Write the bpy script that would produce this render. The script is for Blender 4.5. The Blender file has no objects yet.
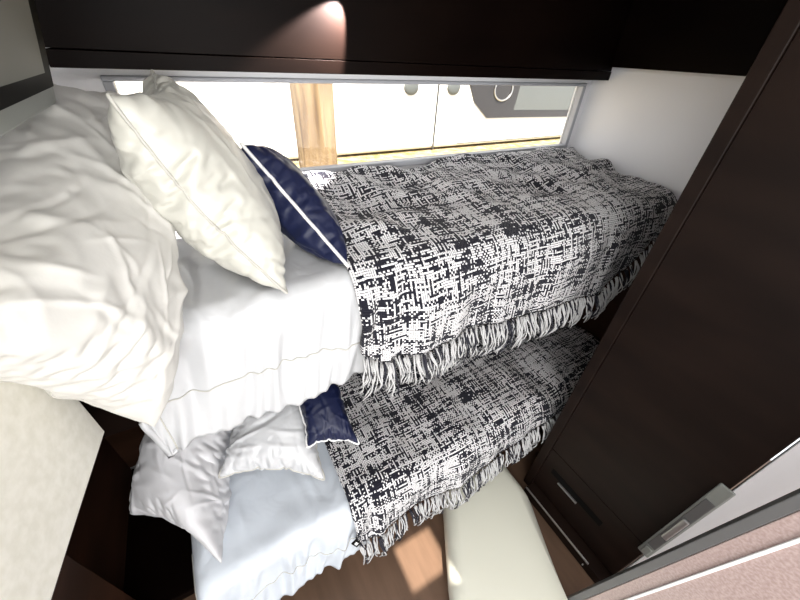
import bpy, bmesh, math, random
import numpy as np
from mathutils import Vector, Matrix, noise
random.seed(7)
S = bpy.context.scene
C = S.collection
R = math.radians

# ------------------------------------------------------------------ camera, world, lights, exposure
CAM = Vector((0, 0, 1.63))
def camera():
    pitch, roll, yaw, F = R(36.5375), R(-3.3831), R(31.1568), 336.41
    f = Vector((math.sin(yaw)*math.cos(pitch), math.cos(yaw)*math.cos(pitch), -math.sin(pitch)))
    r0 = Vector((math.cos(yaw), -math.sin(yaw), 0)); d0 = f.cross(r0)
    r = math.cos(roll)*r0 + math.sin(roll)*d0; d = -math.sin(roll)*r0 + math.cos(roll)*d0
    cd = bpy.data.cameras.new('camera'); cd.sensor_width = 36; cd.lens = F*36/800
    cd.clip_start = .02
    o = bpy.data.objects.new('camera', cd); C.objects.link(o)
    m = Matrix((r, -d, -f)).transposed().to_4x4(); m.translation = CAM
    o.matrix_world = m
    S.camera = o
camera()
S.view_settings.view_transform = 'Standard'; S.view_settings.look = 'None'
S.view_settings.gamma = 1; S.view_settings.use_curve_mapping = False
S.view_settings.exposure = .35
W = bpy.data.worlds.new('sky'); S.world = W; W.use_nodes = True
W.node_tree.nodes['Background'].inputs[0].default_value = (.93, .96, 1, 1)
W.node_tree.nodes['Background'].inputs[1].default_value = 1.5

def light(name, kind, loc, target, energy, color=(1, 1, 1), **kw):
    d = bpy.data.lights.new(name, kind); d.energy = energy; d.color = color
    for k, v in kw.items(): setattr(d, k, v)
    o = bpy.data.objects.new(name, d); C.objects.link(o); o.location = loc
    o.rotation_euler = (Vector(target) - Vector(loc)).to_track_quat('-Z', 'Y').to_euler()
    return o
FLOOR, CEIL = -.14, 2.05
SUN = Vector((-.20, -.58, 1.0))
light('sun', 'SUN', (-1, -3, 6), Vector((-1, -3, 6)) - SUN, 13.0, (1, .93, .82), angle=R(.6))
light('rear_daylight_fill', 'AREA', (-.15, -1.7, 1.15), (.25, .6, .55), 42, (1, .985, .955), shape='RECTANGLE', size=2.3, size_y=1.1)  # unseen area lamp added behind the camera for entrance daylight; no doorway built
light('overhead_fill', 'AREA', (.05, -.22, 2.03), (.30, .50, .9), 10, (1, .99, .97), shape='RECTANGLE', size=.7, size_y=.35)  # unseen overhead area lamp, added to bring out the cloth folds
light('cabinet_patch_spot', 'SPOT', (.452, 1.072, 1.745), (.395, 1.108, 1.665), 110, (1, .92, .89), spot_size=R(64), spot_blend=.45, shadow_soft_size=.004)  # added spot without a fitting, throws the bright patch on the cabinet front

# ------------------------------------------------------------------ materials
def mat(name, col, rough=.5, metal=0, spec=.5, sheen=0, coat=0, bump=None):
    m = bpy.data.materials.new(name); m.use_nodes = True
    nt = m.node_tree; b = nt.nodes['Principled BSDF']
    b.inputs['Base Color'].default_value = (*col, 1); b.inputs['Roughness'].default_value = rough
    b.inputs['Metallic'].default_value = metal; b.inputs['Specular IOR Level'].default_value = spec
    b.inputs['Sheen Weight'].default_value = sheen; b.inputs['Coat Weight'].default_value = coat
    if bump:
        scale, strength, dist, detail, distort = bump
        tc = nt.nodes.new('ShaderNodeTexCoord'); n = nt.nodes.new('ShaderNodeTexNoise')
        n.inputs['Scale'].default_value = scale; n.inputs['Detail'].default_value = detail
        n.inputs['Distortion'].default_value = distort
        bp = nt.nodes.new('ShaderNodeBump'); bp.inputs['Strength'].default_value = strength; bp.inputs['Distance'].default_value = dist
        nt.links.new(tc.outputs['Object'], n.inputs['Vector']); nt.links.new(n.outputs['Fac'], bp.inputs['Height'])
        nt.links.new(bp.outputs['Normal'], b.inputs['Normal'])
    return m
def mottled(name, c1, c2, scale, rough, spec=.5, stretch=(1, 1, 1), bumpd=0):
    m = mat(name, c1, rough, spec=spec); nt = m.node_tree; b = nt.nodes['Principled BSDF']
    tc = nt.nodes.new('ShaderNodeTexCoord'); mp = nt.nodes.new('ShaderNodeMapping'); mp.inputs['Scale'].default_value = stretch
    n = nt.nodes.new('ShaderNodeTexNoise'); n.inputs['Scale'].default_value = scale; n.inputs['Detail'].default_value = 6
    cr = nt.nodes.new('ShaderNodeValToRGB'); cr.color_ramp.elements[0].color = (*c1, 1); cr.color_ramp.elements[1].color = (*c2, 1)
    cr.color_ramp.elements[0].position = .35; cr.color_ramp.elements[1].position = .65
    L = nt.links.new
    L(tc.outputs['Object'], mp.inputs['Vector']); L(mp.outputs['Vector'], n.inputs['Vector']); L(n.outputs['Fac'], cr.inputs['Fac']); L(cr.outputs['Color'], b.inputs['Base Color'])
    if bumpd:
        bp = nt.nodes.new('ShaderNodeBump'); bp.inputs['Strength'].default_value = .5; bp.inputs['Distance'].default_value = bumpd
        L(n.outputs['Fac'], bp.inputs['Height']); L(bp.outputs['Normal'], b.inputs['Normal'])
    return m
def weave(name, pitch, thr, dark, lite):
    """chunky tweed: plain weave of yarns whose colour changes along their length"""
    m = mat(name, lite, .9, spec=.2, sheen=.1); nt = m.node_tree; b = nt.nodes['Principled BSDF']; L = nt.links.new
    def M(op, a, c=None):
        n = nt.nodes.new('ShaderNodeMath'); n.operation = op
        for i, v in enumerate((a, c)):
            if v is None: continue
            if isinstance(v, (int, float)): n.inputs[i].default_value = v
            else: L(v, n.inputs[i])
        return n.outputs[0]
    uv = nt.nodes.new('ShaderNodeUVMap'); sp = nt.nodes.new('ShaderNodeSeparateXYZ'); L(uv.outputs[0], sp.inputs[0])
    u = M('MULTIPLY', sp.outputs[0], 1/pitch); v = M('MULTIPLY', sp.outputs[1], 1/pitch)
    i = M('FLOOR', u); j = M('FLOOR', v)
    fu = M('SUBTRACT', u, i); fv = M('SUBTRACT', v, j)
    def N(x, y, z):
        cb = nt.nodes.new('ShaderNodeCombineXYZ')
        for k, q in enumerate((x, y)): L(q, cb.inputs[k])
        cb.inputs[2].default_value = z
        n = nt.nodes.new('ShaderNodeTexNoise'); n.inputs['Scale'].default_value = 1; n.inputs['Detail'].default_value = 1.5
        L(cb.outputs[0], n.inputs['Vector']); return n.outputs['Fac']
    bu = N(M('MULTIPLY', u, .10), M('MULTIPLY', v, .02), 4.7); bv = N(M('MULTIPLY', u, .02), M('MULTIPLY', v, .10), 6.3)
    warp = M('ADD', N(M('MULTIPLY', i, 1.37), M('MULTIPLY', v, .045), 1.3), M('MULTIPLY', M('SUBTRACT', bu, .5), .35))
    weft = M('ADD', N(M('MULTIPLY', u, .045), M('MULTIPLY', j, 1.37), 9.1), M('MULTIPLY', M('SUBTRACT', bv, .5), .35))
    def rnd(x, y, z):
        cb = nt.nodes.new('ShaderNodeCombineXYZ'); L(x, cb.inputs[0]); L(y, cb.inputs[1]); cb.inputs[2].default_value = z
        n = nt.nodes.new('ShaderNodeTexWhiteNoise'); L(cb.outputs[0], n.inputs['Vector']); return n.outputs['Value']
    zero = M('MULTIPLY', u, 0.)
    check = M('ABSOLUTE', M('MODULO', M('ADD', i, j), 2))
    zone = N(M('MULTIPLY', u, .16), M('MULTIPLY', v, .16), 2.2)
    up = M('MULTIPLY', M('GREATER_THAN', zone, .55), M('GREATER_THAN', rnd(i, j, 8.5), .58))
    dn = M('MULTIPLY', M('LESS_THAN', zone, .45), M('GREATER_THAN', rnd(i, j, 5.5), .58))
    over = M('MULTIPLY', M('MAXIMUM', check, up), M('SUBTRACT', 1, dn))
    wc = M('MULTIPLY', M('GREATER_THAN', warp, thr), M('LESS_THAN', M('ABSOLUTE', M('SUBTRACT', fu, .5)), .37))
    fc = M('MULTIPLY', M('GREATER_THAN', weft, thr), M('LESS_THAN', M('ABSOLUTE', M('SUBTRACT', fv, .5)), .37))
    mixn = M('ADD', M('MULTIPLY', over, wc), M('MULTIPLY', M('SUBTRACT', 1, over), fc))
    mx = nt.nodes.new('ShaderNodeMix'); mx.data_type = 'RGBA'
    L(mixn, mx.inputs['Factor']); mx.inputs[6].default_value = (*dark, 1); mx.inputs[7].default_value = (*lite, 1)
    L(mx.outputs[2], b.inputs['Base Color'])
    hu = M('SINE', M('MULTIPLY', fu, math.pi)); hv = M('SINE', M('MULTIPLY', fv, math.pi))
    h = M('ADD', M('MULTIPLY', over, hu), M('MULTIPLY', M('SUBTRACT', 1, over), hv))
    bp = nt.nodes.new('ShaderNodeBump'); bp.inputs['Strength'].default_value = .7; bp.inputs['Distance'].default_value = .003
    L(h, bp.inputs['Height']); L(bp.outputs['Normal'], b.inputs['Normal'])
    return m
def glass(name, tint=(1, 1, 1), refl=.05):
    m = bpy.data.materials.new(name); m.use_nodes = True; nt = m.node_tree; nt.nodes.clear()
    o = nt.nodes.new('ShaderNodeOutputMaterial'); t = nt.nodes.new('ShaderNodeBsdfTransparent'); g = nt.nodes.new('ShaderNodeBsdfGlossy')
    t.inputs[0].default_value = (*tint, 1); g.inputs['Roughness'].default_value = .02
    x = nt.nodes.new('ShaderNodeMixShader'); x.inputs[0].default_value = refl
    nt.links.new(t.outputs[0], x.inputs[1]); nt.links.new(g.outputs[0], x.inputs[2]); nt.links.new(x.outputs[0], o.inputs[0])
    return m
M_ = dict(
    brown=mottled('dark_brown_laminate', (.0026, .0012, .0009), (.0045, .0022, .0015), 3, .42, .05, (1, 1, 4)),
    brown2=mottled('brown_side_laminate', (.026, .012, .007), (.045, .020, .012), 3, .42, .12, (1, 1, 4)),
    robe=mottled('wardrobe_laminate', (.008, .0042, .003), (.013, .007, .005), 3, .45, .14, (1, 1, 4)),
    black=mat('black_border', (.003, .003, .003), .6, spec=.08),
    white=mat('white_panel', (.80, .80, .82), .5),
    cream=mottled('cream_worktop', (.74, .72, .63), (.82, .80, .72), 60, .45, bumpd=.0006),
    block=mat('pale_cream_gloss', (.72, .72, .62), .25),
    floor=mottled('brown_vinyl_floor', (.10, .060, .038), (.15, .09, .058), 2.5, .42, .4, (6, 1, 1)),
    linen=mat('white_linen', (.56, .55, .52), .75, sheen=.15, bump=(40, .25, .003, 3, .4)),
    cotton=mat('pale_grey_cotton', (.60, .60, .62), .7, sheen=.1, bump=(40, .2, .003, 3, .4)),
    satin=mat('ivory_satin', (.56, .555, .50), .36, sheen=.1, bump=(14, .25, .012, 1.5, .6)),
    duvet=mat('white_satin_duvet', (.56, .57, .585), .33, bump=(14, .35, .012, 2, .5)),
    duvet_lit=mat('lit_blue_white_duvet', (.62, .67, .73), .36, bump=(14, .35, .012, 2, .5)),  # white duvet again, with the low berth's bluish light put into its colour
    navy=mat('navy_satin', (.006, .010, .042), .45, spec=.4, bump=(12, .25, .012, 2, .6)),
    piping=mat('white_piping', (.85, .85, .85), .6),
    seam=mat('grey_stitching', (.50, .49, .45), .8),
    tweed=weave('black_white_tweed', .0059, .485, (.010, .010, .018), (.86, .85, .86)),
    yarnw=mat('white_yarn', (.52, .52, .52), .9), yarnd=mat('dark_yarn', (.02, .02, .03), .9),
    mattress=mat('mattress_ticking', (.7, .7, .7), .8),
    steel=mat('satin_steel', (.55, .55, .55), .3, .9),
    bezel=mat('silver_grey_plastic', (.30, .32, .30), .38, .3),
    screen=mat('grey_screen', (.17, .17, .155), .55, spec=.3),
    grey=mat('dark_grey_edge', (.11, .11, .11), .4),
    rose=mottled('rose_brown_gloss', (.34, .25, .23), (.46, .36, .34), 160, .28),
    frame=mat('grey_window_frame', (.40, .41, .44), .5),
    glass=glass('window_glass'),
    vehicle=mat('white_vehicle_paint', (.85, .84, .82), .3, coat=.5),
    tint=mat('tinted_window', (.035, .033, .034), .12, spec=.4), blind=mat('grey_blind', (.10, .11, .11), .5),
    dark=mat('dark_plastic', (.05, .05, .05), .4), rubber=mat('tyre_rubber', (.02, .02, .02), .8),
    wood=mottled('weathered_pine', (.32, .23, .13), (.13, .085, .05), 22, .85, .2, (1, 1, .12), .002),
    grass=mottled('dry_grass', (.20, .18, .06), (.42, .32, .22), 9, .95, .1, bumpd=.01),
)

# ------------------------------------------------------------------ builders
def link(name, me, m, parent=None):
    o = bpy.data.objects.new(name, me); C.objects.link(o)
    for x in (m if isinstance(m, (list, tuple)) else [m]): me.materials.append(x)
    if parent: o.parent = parent
    return o
def from_bm(name, bm, m, parent=None, smooth=False):
    bmesh.ops.recalc_face_normals(bm, faces=bm.faces)
    me = bpy.data.meshes.new(name); bm.to_mesh(me); bm.free()
    if smooth:
        for p in me.polygons: p.use_smooth = True
    return link(name, me, m, parent)
def bx(bm, lo, hi, bevel=0, seg=2):
    vs = [bm.verts.new((x, y, z)) for x in (lo[0], hi[0]) for y in (lo[1], hi[1]) for z in (lo[2], hi[2])]
    fs = [(0, 1, 3, 2), (4, 6, 7, 5), (0, 4, 5, 1), (2, 3, 7, 6), (0, 2, 6, 4), (1, 5, 7, 3)]
    nf = [bm.faces.new([vs[i] for i in f]) for f in fs]
    if bevel:
        es = list({e for f in nf for e in f.edges})
        bmesh.ops.bevel(bm, geom=es, offset=bevel, segments=seg, profile=.5, affect='EDGES')
    return bm
def box(name, lo, hi, m, parent=None, bevel=.002, seg=2):
    return from_bm(name, bx(bmesh.new(), lo, hi, bevel, seg), m, parent)
def prism(name, poly, z0, z1, m, parent=None, bevel=0, seg=3):
    bm = bmesh.new()
    a = [bm.verts.new((x, y, z0)) for x, y in poly]; b = [bm.verts.new((x, y, z1)) for x, y in poly]
    n = len(poly); bm.faces.new(a[::-1]); top = bm.faces.new(b)
    for i in range(n): bm.faces.new((a[i], a[(i+1) % n], b[(i+1) % n], b[i]))
    if bevel: bmesh.ops.bevel(bm, geom=list(bm.edges), offset=bevel, segments=seg, profile=.5, affect='EDGES')
    return from_bm(name, bm, m, parent)
def tube(bm, pts, r, sides=6, closed=False, mi=0):
    pts = [Vector(p) for p in pts]; n = len(pts); rings = []
    for i, p in enumerate(pts):
        t = (pts[(i+1) % n] - pts[i-1]) if closed else (pts[min(i+1, n-1)] - pts[max(i-1, 0)])
        t = t.normalized() if t.length > 1e-9 else Vector((0, 0, 1))
        a = t.cross(Vector((.13, .21, .97)))
        if a.length < 1e-3: a = t.cross(Vector((1, 0, 0)))
        a.normalize(); b = t.cross(a)
        rr = r(i/(n-1)) if callable(r) else r
        rings.append([bm.verts.new(p + rr*(math.cos(2*math.pi*k/sides)*a + math.sin(2*math.pi*k/sides)*b)) for k in range(sides)])
    for i in range(n if closed else n-1):
        A, B = rings[i], rings[(i+1) % n]
        for k in range(sides):
            f = bm.faces.new((A[k], A[(k+1) % sides], B[(k+1) % sides], B[k])); f.smooth = True; f.material_index = mi
    if not closed:
        for rg in (rings[0][::-1], rings[-1]): f = bm.faces.new(rg); f.material_index = mi
def tag(o, label=None, cat=None, group=None, kind=None):
    for k, v in (('label', label), ('category', cat), ('group', group), ('kind', kind)):
        if v: o[k] = v
    return o
BASE = {}
def thing(name, label, cat, loc=(0, 0, 0), group=None):
    o = bpy.data.objects.new(name, None); C.objects.link(o); o.empty_display_size = .05; BASE[o.name] = loc
    return tag(o, label, cat, group)
def struct(o): o['kind'] = 'structure'; return o
def nz(x, y, z=0.): return noise.noise(Vector((x, y, z)))

# ------------------------------------------------------------------ room shell
XH, XE, YB = -.62, 1.705, 1.20          # head wall, end wall, back wall
struct(box('floor', (-2.2, -3.2, FLOOR-.05), (2.4, YB+.06, FLOOR), M_['floor'], bevel=0))
bm = bmesh.new()                                  # ceiling with an unseen opening, added to drop sun patches on the floor
hx0, hx1, hy0, hy1 = -.135, .055, -1.02, -.83
for lo, hi in (((-2.2, -3.2), (2.4, hy0)), ((-2.2, hy1), (2.4, YB+.06)), ((-2.2, hy0), (hx0, hy1)), ((hx1, hy0), (2.4, hy1))):
    bx(bm, (*lo, CEIL), (*hi, CEIL+.04))
struct(from_bm('ceiling', bm, M_['white']))
WX0, WX1, WZ0, WZ1 = -.155, 1.668, 1.262, 1.548   # window opening
bm = bmesh.new()
for lo, hi in (((XH, FLOOR), (XE+.04, WZ0)), ((XH, WZ1), (XE+.04, CEIL)), ((XH, WZ0), (WX0, WZ1)), ((WX1, WZ0), (XE+.04, WZ1))):
    bx(bm, (lo[0], YB, lo[1]), (hi[0], YB+.05, hi[1]))
struct(from_bm('wall_back', bm, M_['white']))
struct(box('wall_right', (XE, .30, FLOOR), (XE+.04, YB, CEIL), M_['white'], bevel=0))
struct(box('wall_left', (XH-.04, .09, FLOOR), (XH, YB+.05, CEIL), M_['white'], bevel=0))
win = bpy.data.objects.new('window_1', None); C.objects.link(win); struct(win)
bm = bmesh.new(); t = .022
bx(bm, (WX0, YB-.008, WZ0), (WX1, YB+.03, WZ0+t), .003); bx(bm, (WX0, YB-.008, WZ1-.012), (WX1, YB+.03, WZ1), .003)
bx(bm, (WX0, YB-.008, WZ0+t), (WX0+t, YB+.03, WZ1-.012), .003); bx(bm, (WX1-t, YB-.008, WZ0+t), (WX1, YB+.03, WZ1-.012), .003)
from_bm('window_frame', bm, M_['frame'], win)
box('pane', (WX0+t, YB+.018, WZ0+t), (WX1-t, YB+.022, WZ1-.012), M_['glass'], win, bevel=0)

# white door at the right, its vertical edge beside the wardrobe
door = struct(box('door_1', (1.05, -.75, FLOOR+.004), (1.085, -.092, 1.98), M_['white'], bevel=.002))
bm = bmesh.new(); bx(bm, (1.043, -.135, .20), (1.0505, -.098, .70), .004)
latch = from_bm('door_latch', bm, M_['bezel'], door)
latch.location.y = .033
box('latch_recess', (1.039, -.130, .27), (1.0435, -.104, .62), M_['grey'], latch, .002)
box('latch_lever', (1.030, -.127, .36), (1.0395, -.109, .50), M_['steel'], latch, .004)
box('latch_catch', (1.034, -.128, .22), (1.0435, -.106, .262), M_['bezel'], latch, .003)
# rose brown panel edge nearest the camera
jamb = bpy.data.objects.new('trim_1', None); C.objects.link(jamb); struct(jamb)
jamb.location = (.80, -.044, 0); jamb.rotation_euler = (R(4.4), 0, 0)
box('edge_band', (0, -.021, FLOOR+.01), (.03, 0, 1.9), M_['grey'], jamb, .002)
box('panel', (.0, -.30, FLOOR+.05), (.03, -.0215, 1.9), M_['rose'], jamb, .002)
box('trim_strip', (-.006, -.060, FLOOR+.05), (-.0005, -.053, 1.9), M_['piping'], jamb, .0015)

# ------------------------------------------------------------------ fitted furniture
cab = thing('overhead_cabinet', 'long dark gloss cabinet fixed above the window', 'cabinet', (.7, 1.16, 1.566))
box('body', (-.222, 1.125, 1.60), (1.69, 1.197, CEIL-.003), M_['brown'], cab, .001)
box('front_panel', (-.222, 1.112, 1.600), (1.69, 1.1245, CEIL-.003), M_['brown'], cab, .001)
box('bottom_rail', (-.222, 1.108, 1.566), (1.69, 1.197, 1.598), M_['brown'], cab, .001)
ec = thing('end_cabinet', 'dark panelled cabinet fixed high above the bare white wall at the foot of the bunks', 'cabinet', (1.69, .8, 1.615))
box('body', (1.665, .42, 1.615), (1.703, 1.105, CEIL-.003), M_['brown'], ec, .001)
wr = thing('wardrobe', 'tall dark brown wardrobe closing off the foot of both bunks at the right', 'wardrobe', (1.05, .1, FLOOR))
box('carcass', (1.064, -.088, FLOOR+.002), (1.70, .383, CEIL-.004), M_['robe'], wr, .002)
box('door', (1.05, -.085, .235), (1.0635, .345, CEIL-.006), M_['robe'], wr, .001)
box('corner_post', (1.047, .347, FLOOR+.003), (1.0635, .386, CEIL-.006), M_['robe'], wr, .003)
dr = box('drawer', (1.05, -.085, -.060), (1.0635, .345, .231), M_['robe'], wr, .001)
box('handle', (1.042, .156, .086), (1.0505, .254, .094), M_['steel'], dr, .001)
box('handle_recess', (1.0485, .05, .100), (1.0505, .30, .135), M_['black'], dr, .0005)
box('plinth_strip', (.9985, -.012, -.0845), (1.004, .343, -.074), M_['steel'], wr, .0015)
bm = bmesh.new(); tube(bm, [(.9925, 0, -.110), (.9995, 0, -.110)], .003, 8)
from_bm('screw', bm, M_['steel'], wr)
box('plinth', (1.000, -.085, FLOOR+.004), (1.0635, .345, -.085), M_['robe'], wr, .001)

ct = thing('tall_cabinet', 'tall cabinet with cream speckled upper panel over a brown lower panel in the left corner', 'cabinet', (-.45, .3, FLOOR))
prism('upper_panel', [(-.298, .600), (-.336, .31), (-.36, .10), (-.615, .10), (-.615, .600)], .999, CEIL-.004, M_['cream'], ct, .003)
prism('lower_panel', [(-.505, .597), (-.505, .105), (-.615, .105), (-.615, .597)], FLOOR+.002, .998, M_['brown2'], ct, .001)
bunk = thing('bunk_bed', 'built in dark wooden bunk bed frame with two berths under the window', 'bunk bed', (.5, .8, FLOOR))
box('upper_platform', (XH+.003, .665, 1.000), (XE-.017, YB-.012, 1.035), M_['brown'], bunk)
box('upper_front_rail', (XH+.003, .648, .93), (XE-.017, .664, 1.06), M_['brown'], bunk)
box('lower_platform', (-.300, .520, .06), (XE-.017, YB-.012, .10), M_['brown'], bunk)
box('head_panel', (XH+.003, .61, FLOOR+.002), (XH+.015, YB-.012, .998), M_['brown2'], bunk)
box('back_panel', (XH+.004, YB-.011, .11), (XE-.018, YB-.002, 1.245), M_['brown2'], bunk)
box('foot_panel', (XE-.016, .39, FLOOR+.002), (XE-.003, YB-.012, 1.10), M_['brown2'], bunk)
box('head_platform', (XH+.016, .61, .06), (-.296, YB-.012, .10), M_['brown'], bunk)
box('lower_front_panel', (-.295, .535, FLOOR+.002), (XE-.017, .55, .059), M_['brown2'], bunk)
um = tag(box('mattress', (-.205, .685, 1.037), (1.675, 1.16, 1.150), M_['mattress'], bevel=.03, seg=4), 'white mattress on the upper berth hidden under its duvet', 'mattress')
lm = tag(box('mattress', (-.25, .545, .102), (1.675, 1.16, .322), M_['mattress'], bevel=.03, seg=4), 'white mattress on the low berth hidden under its duvet', 'mattress')

# ------------------------------------------------------------------ cloth laid over a mattress
def over(t, r):
    if t <= 0: return t, 0.
    if t < math.pi*r/2: return r*math.sin(t/r), r*(1 - math.cos(t/r))
    return r, r + (t - math.pi*r/2)
def cloth(name, fx0, fx1, fy0, fy1, nx, ny, edge_y, top, r, m, parent, edge_xl=None, lump=None, ripple=None, thick=.008, sub=0, front=None):
    """a sheet given flat (fx along the bed, fy from the back wall towards the room) and bent over the front (and left) edge"""
    vs, uv, G = [], [], []
    for j in range(ny):
        row = []
        for i in range(nx):
            s = i/(nx-1); fx = fx0 + (fx1-fx0)*s
            end = front(fx) if front else fy1
            fy = fy0 + (end-fy0)*j/(ny-1)
            hy, wy = over((edge_y + r) - fy, r)
            y = (edge_y + r) - hy; z = top - wy; x = fx
            if edge_xl is not None:
                hx, wx = over((edge_xl + r) - fx, r); x = (edge_xl + r) - hx; z -= wx
            if lump: z += lump(fx, fy)
            if ripple:
                dy, dz = ripple(fx, fy, wy); y += dy; z += dz
            row.append(Vector((x, y, z))); vs.append(row[-1]); uv.append((fx, fy))
        G.append(row)
    fs = [(j*nx+i, j*nx+i+1, (j+1)*nx+i+1, (j+1)*nx+i) for j in range(ny-1) for i in range(nx-1)]
    me = bpy.data.meshes.new(name); me.from_pydata(vs, [], fs)
    ul = me.uv_layers.new(name='UVMap')
    for p in me.polygons:
        p.use_smooth = True
        for li in p.loop_indices: ul.data[li].uv = uv[me.loops[li].vertex_index]
    bmm = bmesh.new(); bmm.from_mesh(me); bmesh.ops.recalc_face_normals(bmm, faces=bmm.faces)
    if sum(f.normal.z for f in bmm.faces) < 0: bmesh.ops.reverse_faces(bmm, faces=bmm.faces)
    bmm.to_mesh(me); bmm.free()
    o = link(name, me, m, parent)
    sd = o.modifiers.new('thickness', 'SOLIDIFY'); sd.thickness = thick; sd.offset = -1
    if sub:
        ss = o.modifiers.new('smooth', 'SUBSURF'); ss.levels = ss.render_levels = sub
    return o, G
def stitch(name, pts, parent, m=None, r=.0016):
    bm = bmesh.new(); tube(bm, pts, r, 5); return from_bm(name, bm, m or M_['seam'], parent)

class Creases:
    """random soft folds in flat coordinates"""
    def __init__(s, n, x0, x1, y0, y1, ln, wd, amp, ang, seed):
        q = random.Random(seed); s.c = []
        for _ in range(n):
            a = q.gauss(ang[0], ang[1])
            s.c.append((q.uniform(x0, x1), q.uniform(y0, y1), math.cos(a), math.sin(a), q.uniform(*ln), q.uniform(*wd), amp*q.uniform(.4, 1)*q.choice((-1, 1, 1)), q.uniform(-2, 2)))
        s.a = np.array(s.c)
    def __call__(s, x, y):
        x = np.asarray(x, float)[..., None]; y = np.asarray(y, float)[..., None]; a = s.a
        dx = x - a[:, 0]; dy = y - a[:, 1]; t = dx*a[:, 2] + dy*a[:, 3]; d = -dx*a[:, 3] + dy*a[:, 2] + a[:, 7]*t*t
        return (a[:, 6]*np.exp(-(t/a[:, 4])**2*2 - (d/a[:, 5])**2)).sum(-1)
# upper duvet
cr_u = Creases(46, -.25, .3, .3, 1.1, (.05, .16), (.010, .022), .006, (1.4, .5), 5)
cr_l = Creases(46, -.3, .3, .2, 1.1, (.05, .16), (.010, .022), .006, (1.4, .6), 6)
du = thing('duvet', 'white satin duvet with a bordered hem hanging off the upper berth', 'duvet', (.2, .62, 1.19))
def lump_u(x, y): return .010*nz(x*5, y*5, 1) + .004*nz(x*13, y*11, 2) + float(cr_u(x, y))
def rip_u(x, y, w):
    k = min(1, w/.10)
    a = nz(x*12 + w*2.0, w*3, 5)*.026 + nz(x*34 + w*7, w*5, 8)*.024
    return -k*(a + .010 + .03*w), k*.004*nz(x*30, 2, 2)
o, G = cloth('cover', -.268, .29, 1.165, .318, 110, 90, .625, 1.195, .05, M_['duvet'], du, edge_xl=-.235, lump=lump_u, ripple=rip_u, thick=.012)
j = 74
stitch('hem_stitching', [G[j][i] + Vector((0, -.0012, 0)) for i in range(7, 110)], du)
stitch('hem_stitching', [G[k][10] + Vector((-.0005, -.0012, 0)) for k in range(60, 90)], du)
# lower duvet
dl = thing('duvet', 'white satin duvet with a bordered hem reaching towards the floor on the low berth', 'duvet', (0, .45, .37))
def lump_l(x, y): return .012*nz(x*5, y*5, 11) + .004*nz(x*13, y*11, 12) + float(cr_l(x, y))
def rip_l(x, y, w):
    k = min(1, w/.10)
    a = nz(x*12 + w*2, w*3, 15)*.026 + nz(x*34 + w*7, w*5, 18)*.022
    return -k*(a + .010 + .05*w), k*.006*nz(x*26, 2, 12)
o, G = cloth('cover', -.435, .20, 1.165, .185, 110, 90, .475, .368, .05, M_['duvet_lit'], dl, edge_xl=-.335, lump=lump_l, ripple=rip_l, thick=.010)
stitch('hem_stitching', [G[76][i] + Vector((0, -.0012, .0005)) for i in range(12, 110)], dl)
stitch('hem_stitching', [G[k][13] + Vector((-.0012, 0, .001)) for k in range(50, 90)], dl)

# throws
def tassel(P, out, L, parent, n=6):
    bm = bmesh.new(); sway = random.uniform(-.35, .35)
    for k in range(n):
        p0 = P + Vector((random.uniform(-.0085, .0085), random.uniform(-.005, .002), random.uniform(-.002, .004)))
        l = L*random.uniform(.7, 1.12); dx = sway + random.uniform(-.28, .28); ph = random.uniform(0, 6.3); w = random.uniform(.002, .006)
        pts = []
        for q in range(7):
            s = q/6
            pts.append(p0 + Vector((dx*l*s**1.4*.7 + w*math.sin(ph + s*7), out*(.03*math.sin(s*2.2)) - abs(w)*math.sin(ph*1.7 + s*6)*.8, -l*s)))
        tube(bm, pts, lambda s: .0030*(1 - .35*s), 5, mi=1 if random.random() < .28 else 0)
    return from_bm('tassel', bm, [M_['yarnw'], M_['yarnd']], parent)
def fringe(edge, n, L, parent, out=-1):
    ds = [0]
    for a, b in zip(edge, edge[1:]): ds.append(ds[-1] + (b-a).length)
    for k in range(n):
        d = ds[-1]*(k+.5)/n; i = max(q for q in range(len(ds)-1) if ds[q] <= d)
        P = edge[i].lerp(edge[i+1], (d-ds[i])/max(1e-6, ds[i+1]-ds[i]))
        tassel(P + Vector((0, -.004, 0)), out, L*random.uniform(.85, 1.1), parent)
tu = thing('throw', 'black and white tweed throw with a tasselled fringe across the upper berth', 'throw', (.9, .62, 1.2), 'tweed throws')
def sst(a, b, t): t = max(0, min(1, (t-a)/(b-a))); return t*t*(3-2*t)
def lump_t(x, y):
    t = sst(.62, .85, y)
    return .010*nz(x*5, y*5, 1) + .004*nz(x*13, y*11, 2) + t*(.022 + .036*nz(x*4.2 + y*3, y*6, 21) + .020*nz(x*9 + y*4, y*12, 22)) + float(cr_u(x, y))*(x < .31) + .046*sst(.85, 1.16, y)
def rip_t(x, y, w):
    k = min(1, w/.12)
    a = nz(x*7 + w*1.5, w*2, 25)*.026 + nz(x*17 + w, w*4, 28)*.008
    f = sst(.29, .40, x); d = rip_u(x, y, w)
    return -k*(a*f + .014 + .02*f + .03*w) + d[0]*(1-f), k*.006*nz(x*14, 2, 22)
def front_t(x):
    return float(np.interp(x, (.24, .30, .63, .93, 1.30, 1.46, 1.55, 1.67), (.40, .352, .362, .331, .300, .352, .47, .51))) + .014*nz(x*5, 3, 3)
o, G = cloth('woven_cloth', .245, 1.672, 1.16, .3, 160, 100, .615, 1.215, .06, M_['tweed'], tu, lump=lump_t, ripple=rip_t, thick=.012, front=front_t)
fringe(G[-1], 58, .100, tu)
tl = thing('throw', 'black and white tweed throw with a tasselled fringe across the low berth', 'throw', (.7, .45, .37), 'tweed throws')
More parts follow.
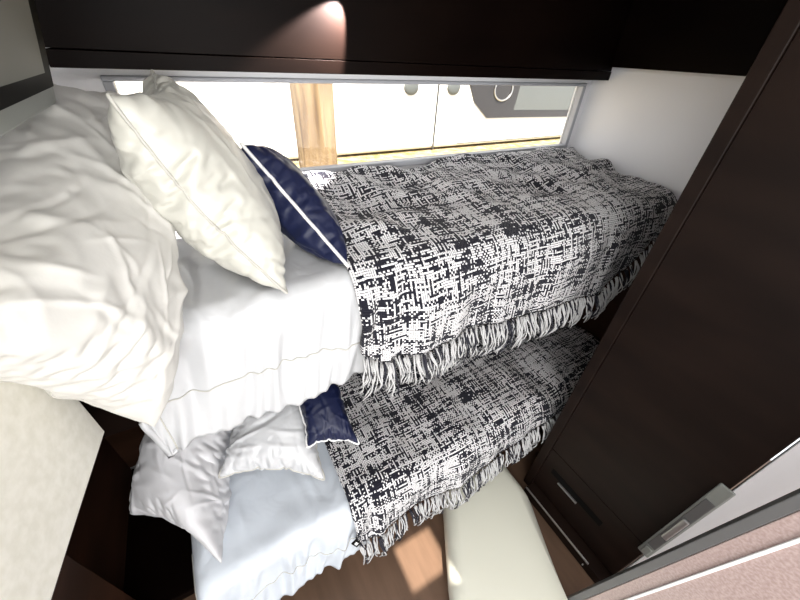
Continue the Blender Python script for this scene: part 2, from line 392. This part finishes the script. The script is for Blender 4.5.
def lump_tl(x, y): return .012*nz(x*5, y*5, 11) + .004*nz(x*13, y*11, 12) + .016*nz(x*4, y*5, 31)*sst(.2, .3, x) + .010*nz(x*10, y*9, 32)*sst(.2, .3, x) + float(cr_l(x, y))*(x < .22) + .02
def rip_tl(x, y, w):
    k = min(1, w/.10)
    a = nz(x*7 + w*1.5, w*2, 35)*.022 + nz(x*17 + w, w*4, 38)*.007
    f = sst(.20, .31, x); d = rip_l(x, y, w)
    return -k*(a*f + .014 + .012*f + .09*w) + d[0]*(1-f), k*.006*nz(x*14, 2, 32)
def front_tl(x): return .295 + .02*nz(x*4, 3, 13) + .10*sst(.55, 1.3, x)
o, G = cloth('woven_cloth', .145, 1.66, 1.16, .3, 140, 90, .475, .385, .06, M_['tweed'], tl, lump=lump_tl, ripple=rip_tl, thick=.012, front=front_tl)
fringe([p for p in G[-1] if p.x < 1.35], 50, .112, tl)
ctag = box('care_tag', (-.011, -.002, -.014), (.011, .002, .014), M_['black'], tl, .0008)
ctag.location = (.135, .418, .262); ctag.rotation_euler = (R(-25), R(-35), 0)
box('tag_print', (-.005, -.0026, -.006), (.005, -.0021, .006), M_['white'], ctag, 0)

# ------------------------------------------------------------------ pillows: two sewn sheets blown up to a given thickness
def sim_pillow(w, h, thick, seed=0, n=38, steps=150, passes=10):
    rng = np.random.default_rng(seed); m = max(8, int(round(n*h/w))); dx = w/(n-1); dy = h/(m-1)
    G = np.zeros((2, n, m, 3)); uu, vv = np.meshgrid(np.linspace(0, w, n), np.linspace(0, h, m), indexing='ij')
    G[..., 0] = uu; G[..., 1] = vv
    dome = np.sin(math.pi*uu/w)*np.sin(math.pi*vv/h)
    G[0, ..., 2] = .02*dome; G[1, ..., 2] = -.02*dome
    G[..., 2] += .0015*rng.standard_normal(G.shape[:3])*(dome > .01)
    V = np.zeros_like(G)
    def sat(A, B, L, k):
        d = B - A; l = np.linalg.norm(d, axis=-1, keepdims=True) + 1e-9
        e = d*(.5*k*(1 - L/l)); A += e; B -= e
    for s in range(steps):
        gu = np.gradient(G, axis=1); gv = np.gradient(G, axis=2); N = np.cross(gu, gv); N[1] *= -1
        N /= np.linalg.norm(N, axis=-1, keepdims=True) + 1e-9
        t = G[0, n//3:2*n//3, m//3:2*m//3, 2].mean() - G[1, n//3:2*n//3, m//3:2*m//3, 2].mean()
        p = .0010*np.clip((thick - t)/(.25*thick), -.5, 1)
        V = V*.86 + N*p; old = G.copy(); G = G + V
        for _ in range(passes):
            for q in (0, 1):
                sat(G[:, q:-1:2], G[:, q+1::2][:, :G[:, q:-1:2].shape[1]], dx, 1)
                sat(G[:, :, q:-1:2], G[:, :, q+1::2][:, :, :G[:, :, q:-1:2].shape[2]], dy, 1)
            dg = math.hypot(dx, dy)
            for q in (0, 1):
                A = G[:, q:-1:2, :-1]; B = G[:, q+1::2, 1:][:, :A.shape[1]]; sat(A, B, dg, .15)
                A = G[:, q:-1:2, 1:]; B = G[:, q+1::2, :-1][:, :A.shape[1]]; sat(A, B, dg, .15)
            av = G.mean(0)
            for sl in ((0, slice(None)), (-1, slice(None)), (slice(None), 0), (slice(None), -1)): G[(slice(None),)+sl] = av[sl]
        V = .9*(G - old)
    return G
def soft_noise(P, amp, k, seed):
    return np.array([[nz(p[0]*k + seed, p[1]*k, p[2]*k) for p in r] for r in P.reshape(-1, P.shape[-2], 3)]).reshape(P.shape[:-1])*amp
def map_pillow(G, A, B, Cc, ns=1, flip=1, D=None):
    a, c, b = G[0, 0, 0], G[0, -1, 0], G[0, 0, -1]
    A, B, Cc = (np.array(v, float) for v in (A, B, Cc))
    e1 = (Cc-A); e2 = (B-A); nn = np.cross(e1, e2); nn /= np.linalg.norm(nn)
    x = (G[..., 0]-a[0])/(c[0]-a[0]); y = (G[..., 1]-a[1])/(b[1]-a[1]); z = (G[..., 2]-a[2])
    tw = np.zeros(3) if D is None else np.array(D, float) - (B + Cc - A)
    return A + x[..., None]*e1 + y[..., None]*e2 + (x*y)[..., None]*tw + (flip*ns*z)[..., None]*nn
def pillow_mesh(name, Wd, m, parent, sub=1):
    _, n, mm, _ = Wd.shape; idx = {}; vs = []; fs = []
    for s in (0, 1):
        for i in range(n):
            for j in range(mm):
                edge = i in (0, n-1) or j in (0, mm-1)
                if s == 1 and edge: idx[s, i, j] = idx[0, i, j]; continue
                idx[s, i, j] = len(vs); vs.append(tuple(Wd[s, i, j]))
        for i in range(n-1):
            for j in range(mm-1):
                f = (idx[s, i, j], idx[s, i+1, j], idx[s, i+1, j+1], idx[s, i, j+1])
                fs.append(f if s == 0 else f[::-1])
    bm = bmesh.new(); bv = [bm.verts.new(v) for v in vs]
    for f in fs: bm.faces.new([bv[k] for k in f])
    o = from_bm(name, bm, m, parent, True)
    if sub:
        ss = o.modifiers.new('smooth', 'SUBSURF'); ss.levels = ss.render_levels = sub
    return o
def upsample(G, k):
    for ax in (1, 2):
        n = G.shape[ax]; t = np.linspace(0, n-1, (n-1)*k+1); i = np.clip(t.astype(int), 0, n-2); f = t - i
        tk = lambda q: np.take(G, np.clip(q, 0, n-1), axis=ax)
        f = f.reshape([-1 if a == ax else 1 for a in range(G.ndim)])
        p0, p1, p2, p3 = tk(i-1), tk(i), tk(i+1), tk(i+2)
        G = p1 + .5*f*(p2 - p0 + f*(2*p0 - 5*p1 + 4*p2 - p3 + f*(3*(p1 - p2) + p3 - p0)))
    return G
def fold(Wd, w, h, folds=0, pucker=0, amp=.006, seed=0, width=(.008, .02), length=(.05, .15)):
    """press creases and seam puckers into both sheets, along their normals"""
    _, n, m, _ = Wd.shape; q = random.Random(seed)
    uu, vv = np.meshgrid(np.linspace(0, w, n), np.linspace(0, h, m), indexing='ij')
    edge = np.minimum(np.minimum(uu, w-uu), np.minimum(vv, h-vv)); k = np.clip(edge/.02, 0, 1)
    for s in (0, 1):
        H = np.zeros((n, m))
        if folds: H += Creases(folds, 0, w, 0, h, length, width, amp, (q.uniform(0, 3), .9), seed*7+s)(uu, vv)
        if pucker:
            for side in range(4):
                ln = w if side < 2 else h; cnt = int(pucker*ln)
                for _ in range(cnt):
                    a = q.uniform(.03, ln-.03); L = q.uniform(.04, .13); wd = q.uniform(.006, .013); sk = q.gauss(0, .35)
                    along, dep = ((uu, vv), (uu, h-vv), (vv, uu), (vv, w-uu))[side]
                    H += amp*q.uniform(.2, .8)*q.choice((-1, 1))*np.exp(-((along - a - sk*dep)/wd)**2 - (dep/L)**2)
        g = Wd[s]; N = np.cross(np.gradient(g, axis=0), np.gradient(g, axis=1)); N /= np.linalg.norm(N, axis=-1, keepdims=True) + 1e-9
        if s: N = -N
        Wd[s] = g + N*(H*k)[..., None]
    return Wd
def border(Wd):
    g = Wd[0]; n, m, _ = g.shape
    return [Vector(g[i, 0]) for i in range(n)] + [Vector(g[-1, j]) for j in range(1, m)] + [Vector(g[i, -1]) for i in range(n-2, -1, -1)] + [Vector(g[0, j]) for j in range(m-2, 0, -1)]
def piped(name, Wd, m, parent, r, pm):
    bm = bmesh.new(); tube(bm, border(Wd), r, 6, True); return from_bm('piping', bm, pm, parent)
def at_base(t, Wd): pass

square = sim_pillow(.47, .47, .20, 1)
cush = sim_pillow(.40, .40, .15, 2, n=32)
long1 = sim_pillow(.52, .76, .20, 3, n=36)
long2 = sim_pillow(.50, .60, .24, 4, n=36)

def make(name, label, cat, G, A, B, Cc, m, body, ns=1, flip=1, pipe=None, group=None, D=None, lumps=(0, 1), fo={}, bow=None):
    w, h = G[0, -1, 0, 0] - G[0, 0, 0, 0], G[0, 0, -1, 1] - G[0, 0, 0, 1]
    Wd = map_pillow(upsample(G, 3), A, B, Cc, ns, flip, D)
    if lumps[0]:
        d = soft_noise(Wd, lumps[0], lumps[1], 3.1); Wd = Wd + d[..., None]*np.array((.5, -.5, .6))
    if bow: Wd = Wd + np.sin(math.pi*np.linspace(0, 1, Wd.shape[1]))[None, :, None, None]*np.array(bow)
    Wd = fold(Wd, w, h, **fo)
    Wd[1, 0], Wd[1, -1], Wd[1, :, 0], Wd[1, :, -1] = Wd[0, 0], Wd[0, -1], Wd[0, :, 0], Wd[0, :, -1]
    t = thing(name, label, cat, (0, 0, 0), group)
    pillow_mesh(body, Wd, m, t)
    if pipe: piped('piping', Wd, m, t, *pipe)
    return t, Wd
SAT = dict(folds=26, pucker=55, amp=.0055, width=(.006, .014), length=(.04, .11))
LIN = dict(folds=200, amp=.0048, width=(.0040, .020), length=(.03, .13))
# upper berth
t, Wd = make('pillow', 'large rumpled white linen pillow slumped against the cream panel at the upper berth head', 'pillow', long1,
     (-.192, .505, 1.065), (-.072, 1.10, 1.52), (-.287, .415, 1.36), M_['linen'], 'pillowcase', 1.3, D=(-.33, 1.12, 1.565), lumps=(.02, 5), group='pillows', fo=dict(LIN, seed=2))
stitch('case_hem', [Vector(p) + Vector((0, 0, .0005)) for p in Wd[0, :, 9]], t)
make('pillow', 'ivory satin pillow with piped edge standing against the window on the upper berth', 'pillow', square,
     (-.089, .69, 1.559), (-.04, 1.097, 1.566), (.089, .602, 1.215), M_['satin'], 'pillowcase', .98, bow=(-.026, 0, -.006), pipe=(.0028, M_['seam']), group='pillows', fo=dict(SAT, seed=3))
make('cushion', 'navy satin cushion with white piping leaning on the ivory pillow of the upper berth', 'cushion', cush,
     (.093, .88, 1.445), (.118, 1.10, 1.395), (.238, .634, 1.225), M_['navy'], 'cushion_cover', .9, pipe=(.0042, M_['piping']), group='navy cushions', fo=dict(SAT, amp=.0042, seed=4))
# low berth
make('pillow', 'plump pale grey pillow sagging off the left end of the low berth', 'pillow', long2,
     (-.235, .50, .43), (-.10, .90, .56), (-.45, .74, .48), M_['cotton'], 'pillowcase', 1.55, lumps=(.03, 5), group='pillows', fo=dict(LIN, folds=110, seed=5))
make('pillow', 'white satin pillow propped between the pale grey pillow and navy cushion on the low berth', 'pillow', square,
     (-.197, .691, .545), (-.096, .989, .66), (.091, .562, .488), M_['duvet'], 'pillowcase', .8, pipe=(.003, M_['seam']), group='pillows', fo=dict(SAT, seed=6))
make('cushion', 'navy cushion with white piping on the low berth beside the tweed throw', 'cushion', cush,
     (.067, .626, .606), (.079, .855, .716), (.224, .578, .572), M_['navy'], 'cushion_cover', .8, pipe=(.0038, M_['piping']), group='navy cushions', fo=dict(SAT, amp=.0032, seed=8))

# ------------------------------------------------------------------ television, pale floor block
tv = thing('television', 'grey framed television mounted high at the left with its screen off', 'television', (-.2, .36, 1.52))
tv.location = (-.2, .36, 1.522); tv.rotation_euler = (0, R(13), 0); BASE.pop(tv.name)
box('case', (-.030, 0, .0), (0, .568, .36), M_['bezel'], tv, .004)
box('black_border', (-.0005, .010, .028), (.002, .562, .350), M_['black'], tv, .001)
box('screen', (.0018, .022, .052), (.003, .515, .338), M_['screen'], tv, 0)
box('mount', (-.075, .14, .10), (-.0305, .20, .20), M_['dark'], tv, .004)
st = tag(prism('block', [(.40, .16), (.62, .53), (.97, .53), (.965, .30), (.77, -.12), (.55, -.50), (.20, -.50)][::-1], FLOOR+.001, FLOOR+.13, M_['block'], None, .06, 8),  # low pale block stands for an unidentified pale shape on the floor
         'smooth pale cream rounded block on the floor below the low berth fringe', 'block')
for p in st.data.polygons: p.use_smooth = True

# ------------------------------------------------------------------ outside
bm = bmesh.new()
pr = [(1.3, -.62), (1.9, -.55), (2.6, .40), (3.2, .56), (16, .56)]
rows = [[bm.verts.new((x, y, z)) for x in (-12, -4, 0, 4, 8, 20)] for y, z in pr]
for a, b in zip(rows, rows[1:]):
    for k in range(5): bm.faces.new((a[k], a[k+1], b[k+1], b[k]))
g = struct(from_bm('ground_bank', bm, M_['grass']))
po = tag(box('wooden_post', (.513, 1.95, -.57), (.705, 2.10, 2.4), M_['wood'], bevel=.012), 'weathered pine post standing outside the window', 'post')
ve = thing('parked_vehicle', 'white vehicle parked on the grass outside the window', 'vehicle', (2.5, 5, .27))
box('body', (-3.6, 4.02, .585), (7.0, 6.0, 2.7), M_['vehicle'], ve, .06, 4)
def on_side(name, poly, m, parent, y0=4.0, y1=4.03):
    bm = bmesh.new(); a = [bm.verts.new((x, y0, z)) for x, z in poly]; b = [bm.verts.new((x, y1, z)) for x, z in poly]; n = len(poly)
    bm.faces.new(a); bm.faces.new(b[::-1])
    for i in range(n): bm.faces.new((a[i], b[i], b[(i+1) % n], a[(i+1) % n]))
    return from_bm(name, bm, m, parent)
w = on_side('side_window', [(3.27, 1.34), (3.40, 1.12), (3.657, .93), (4.1, .925), (5.43, .90), (5.43, 1.34)], M_['tint'], ve)
on_side('blind', [(4.16, 1.34), (4.13, 1.02), (5.33, 1.00), (5.36, 1.34)], M_['blind'], w, 3.995, 4.0)
bm = bmesh.new(); tube(bm, [(3.86+.16*math.cos(a), 3.99, 1.27+.13*math.sin(a)) for a in np.linspace(0, 2*math.pi, 24, endpoint=False)], .012, 6, True)
from_bm('window_latch_ring', bm, M_['steel'], w)
box('door_seam', (2.79, 4.012, .58), (2.812, 4.03, 1.9), M_['dark'], ve, 0)
for x in (2.41, 3.03):
    bm = bmesh.new(); bmesh.ops.create_uvsphere(bm, u_segments=20, v_segments=12, radius=1)
    for v in bm.verts: v.co = Vector((x + v.co.x*.10, 4.012 + v.co.y*.03, 1.29 + v.co.z*.085))
    from_bm('door_handle', bm, M_['blind'], ve, True)
box('trim_line', (3.2, 4.014, .62), (7.0, 4.03, .63), M_['blind'], ve, 0)
for x in (-2.2, 6.2):
    bm = bmesh.new(); bmesh.ops.create_cone(bm, cap_ends=True, segments=32, radius1=.33, radius2=.33, depth=.24, matrix=Matrix.Translation((x, 4.2, .60)) @ Matrix.Rotation(R(90), 4, 'X'))
    bmesh.ops.bevel(bm, geom=[e for e in bm.edges if len(e.link_faces) == 2 and e.calc_face_angle() > 1], offset=.04, segments=3, affect='EDGES')
    from_bm('wheel', bm, M_['rubber'], ve)

# ------------------------------------------------------------------ every thing's empty stands at its base
for nm, loc in BASE.items():
    o = bpy.data.objects[nm]
    if loc == (0, 0, 0):
        pts = [Vector(c) for ch in o.children for c in ch.bound_box]
        loc = (sum(p.x for p in pts)/len(pts), sum(p.y for p in pts)/len(pts), min(p.z for p in pts))
    o.location = loc
    for ch in o.children: ch.location = ch.location - Vector(loc)
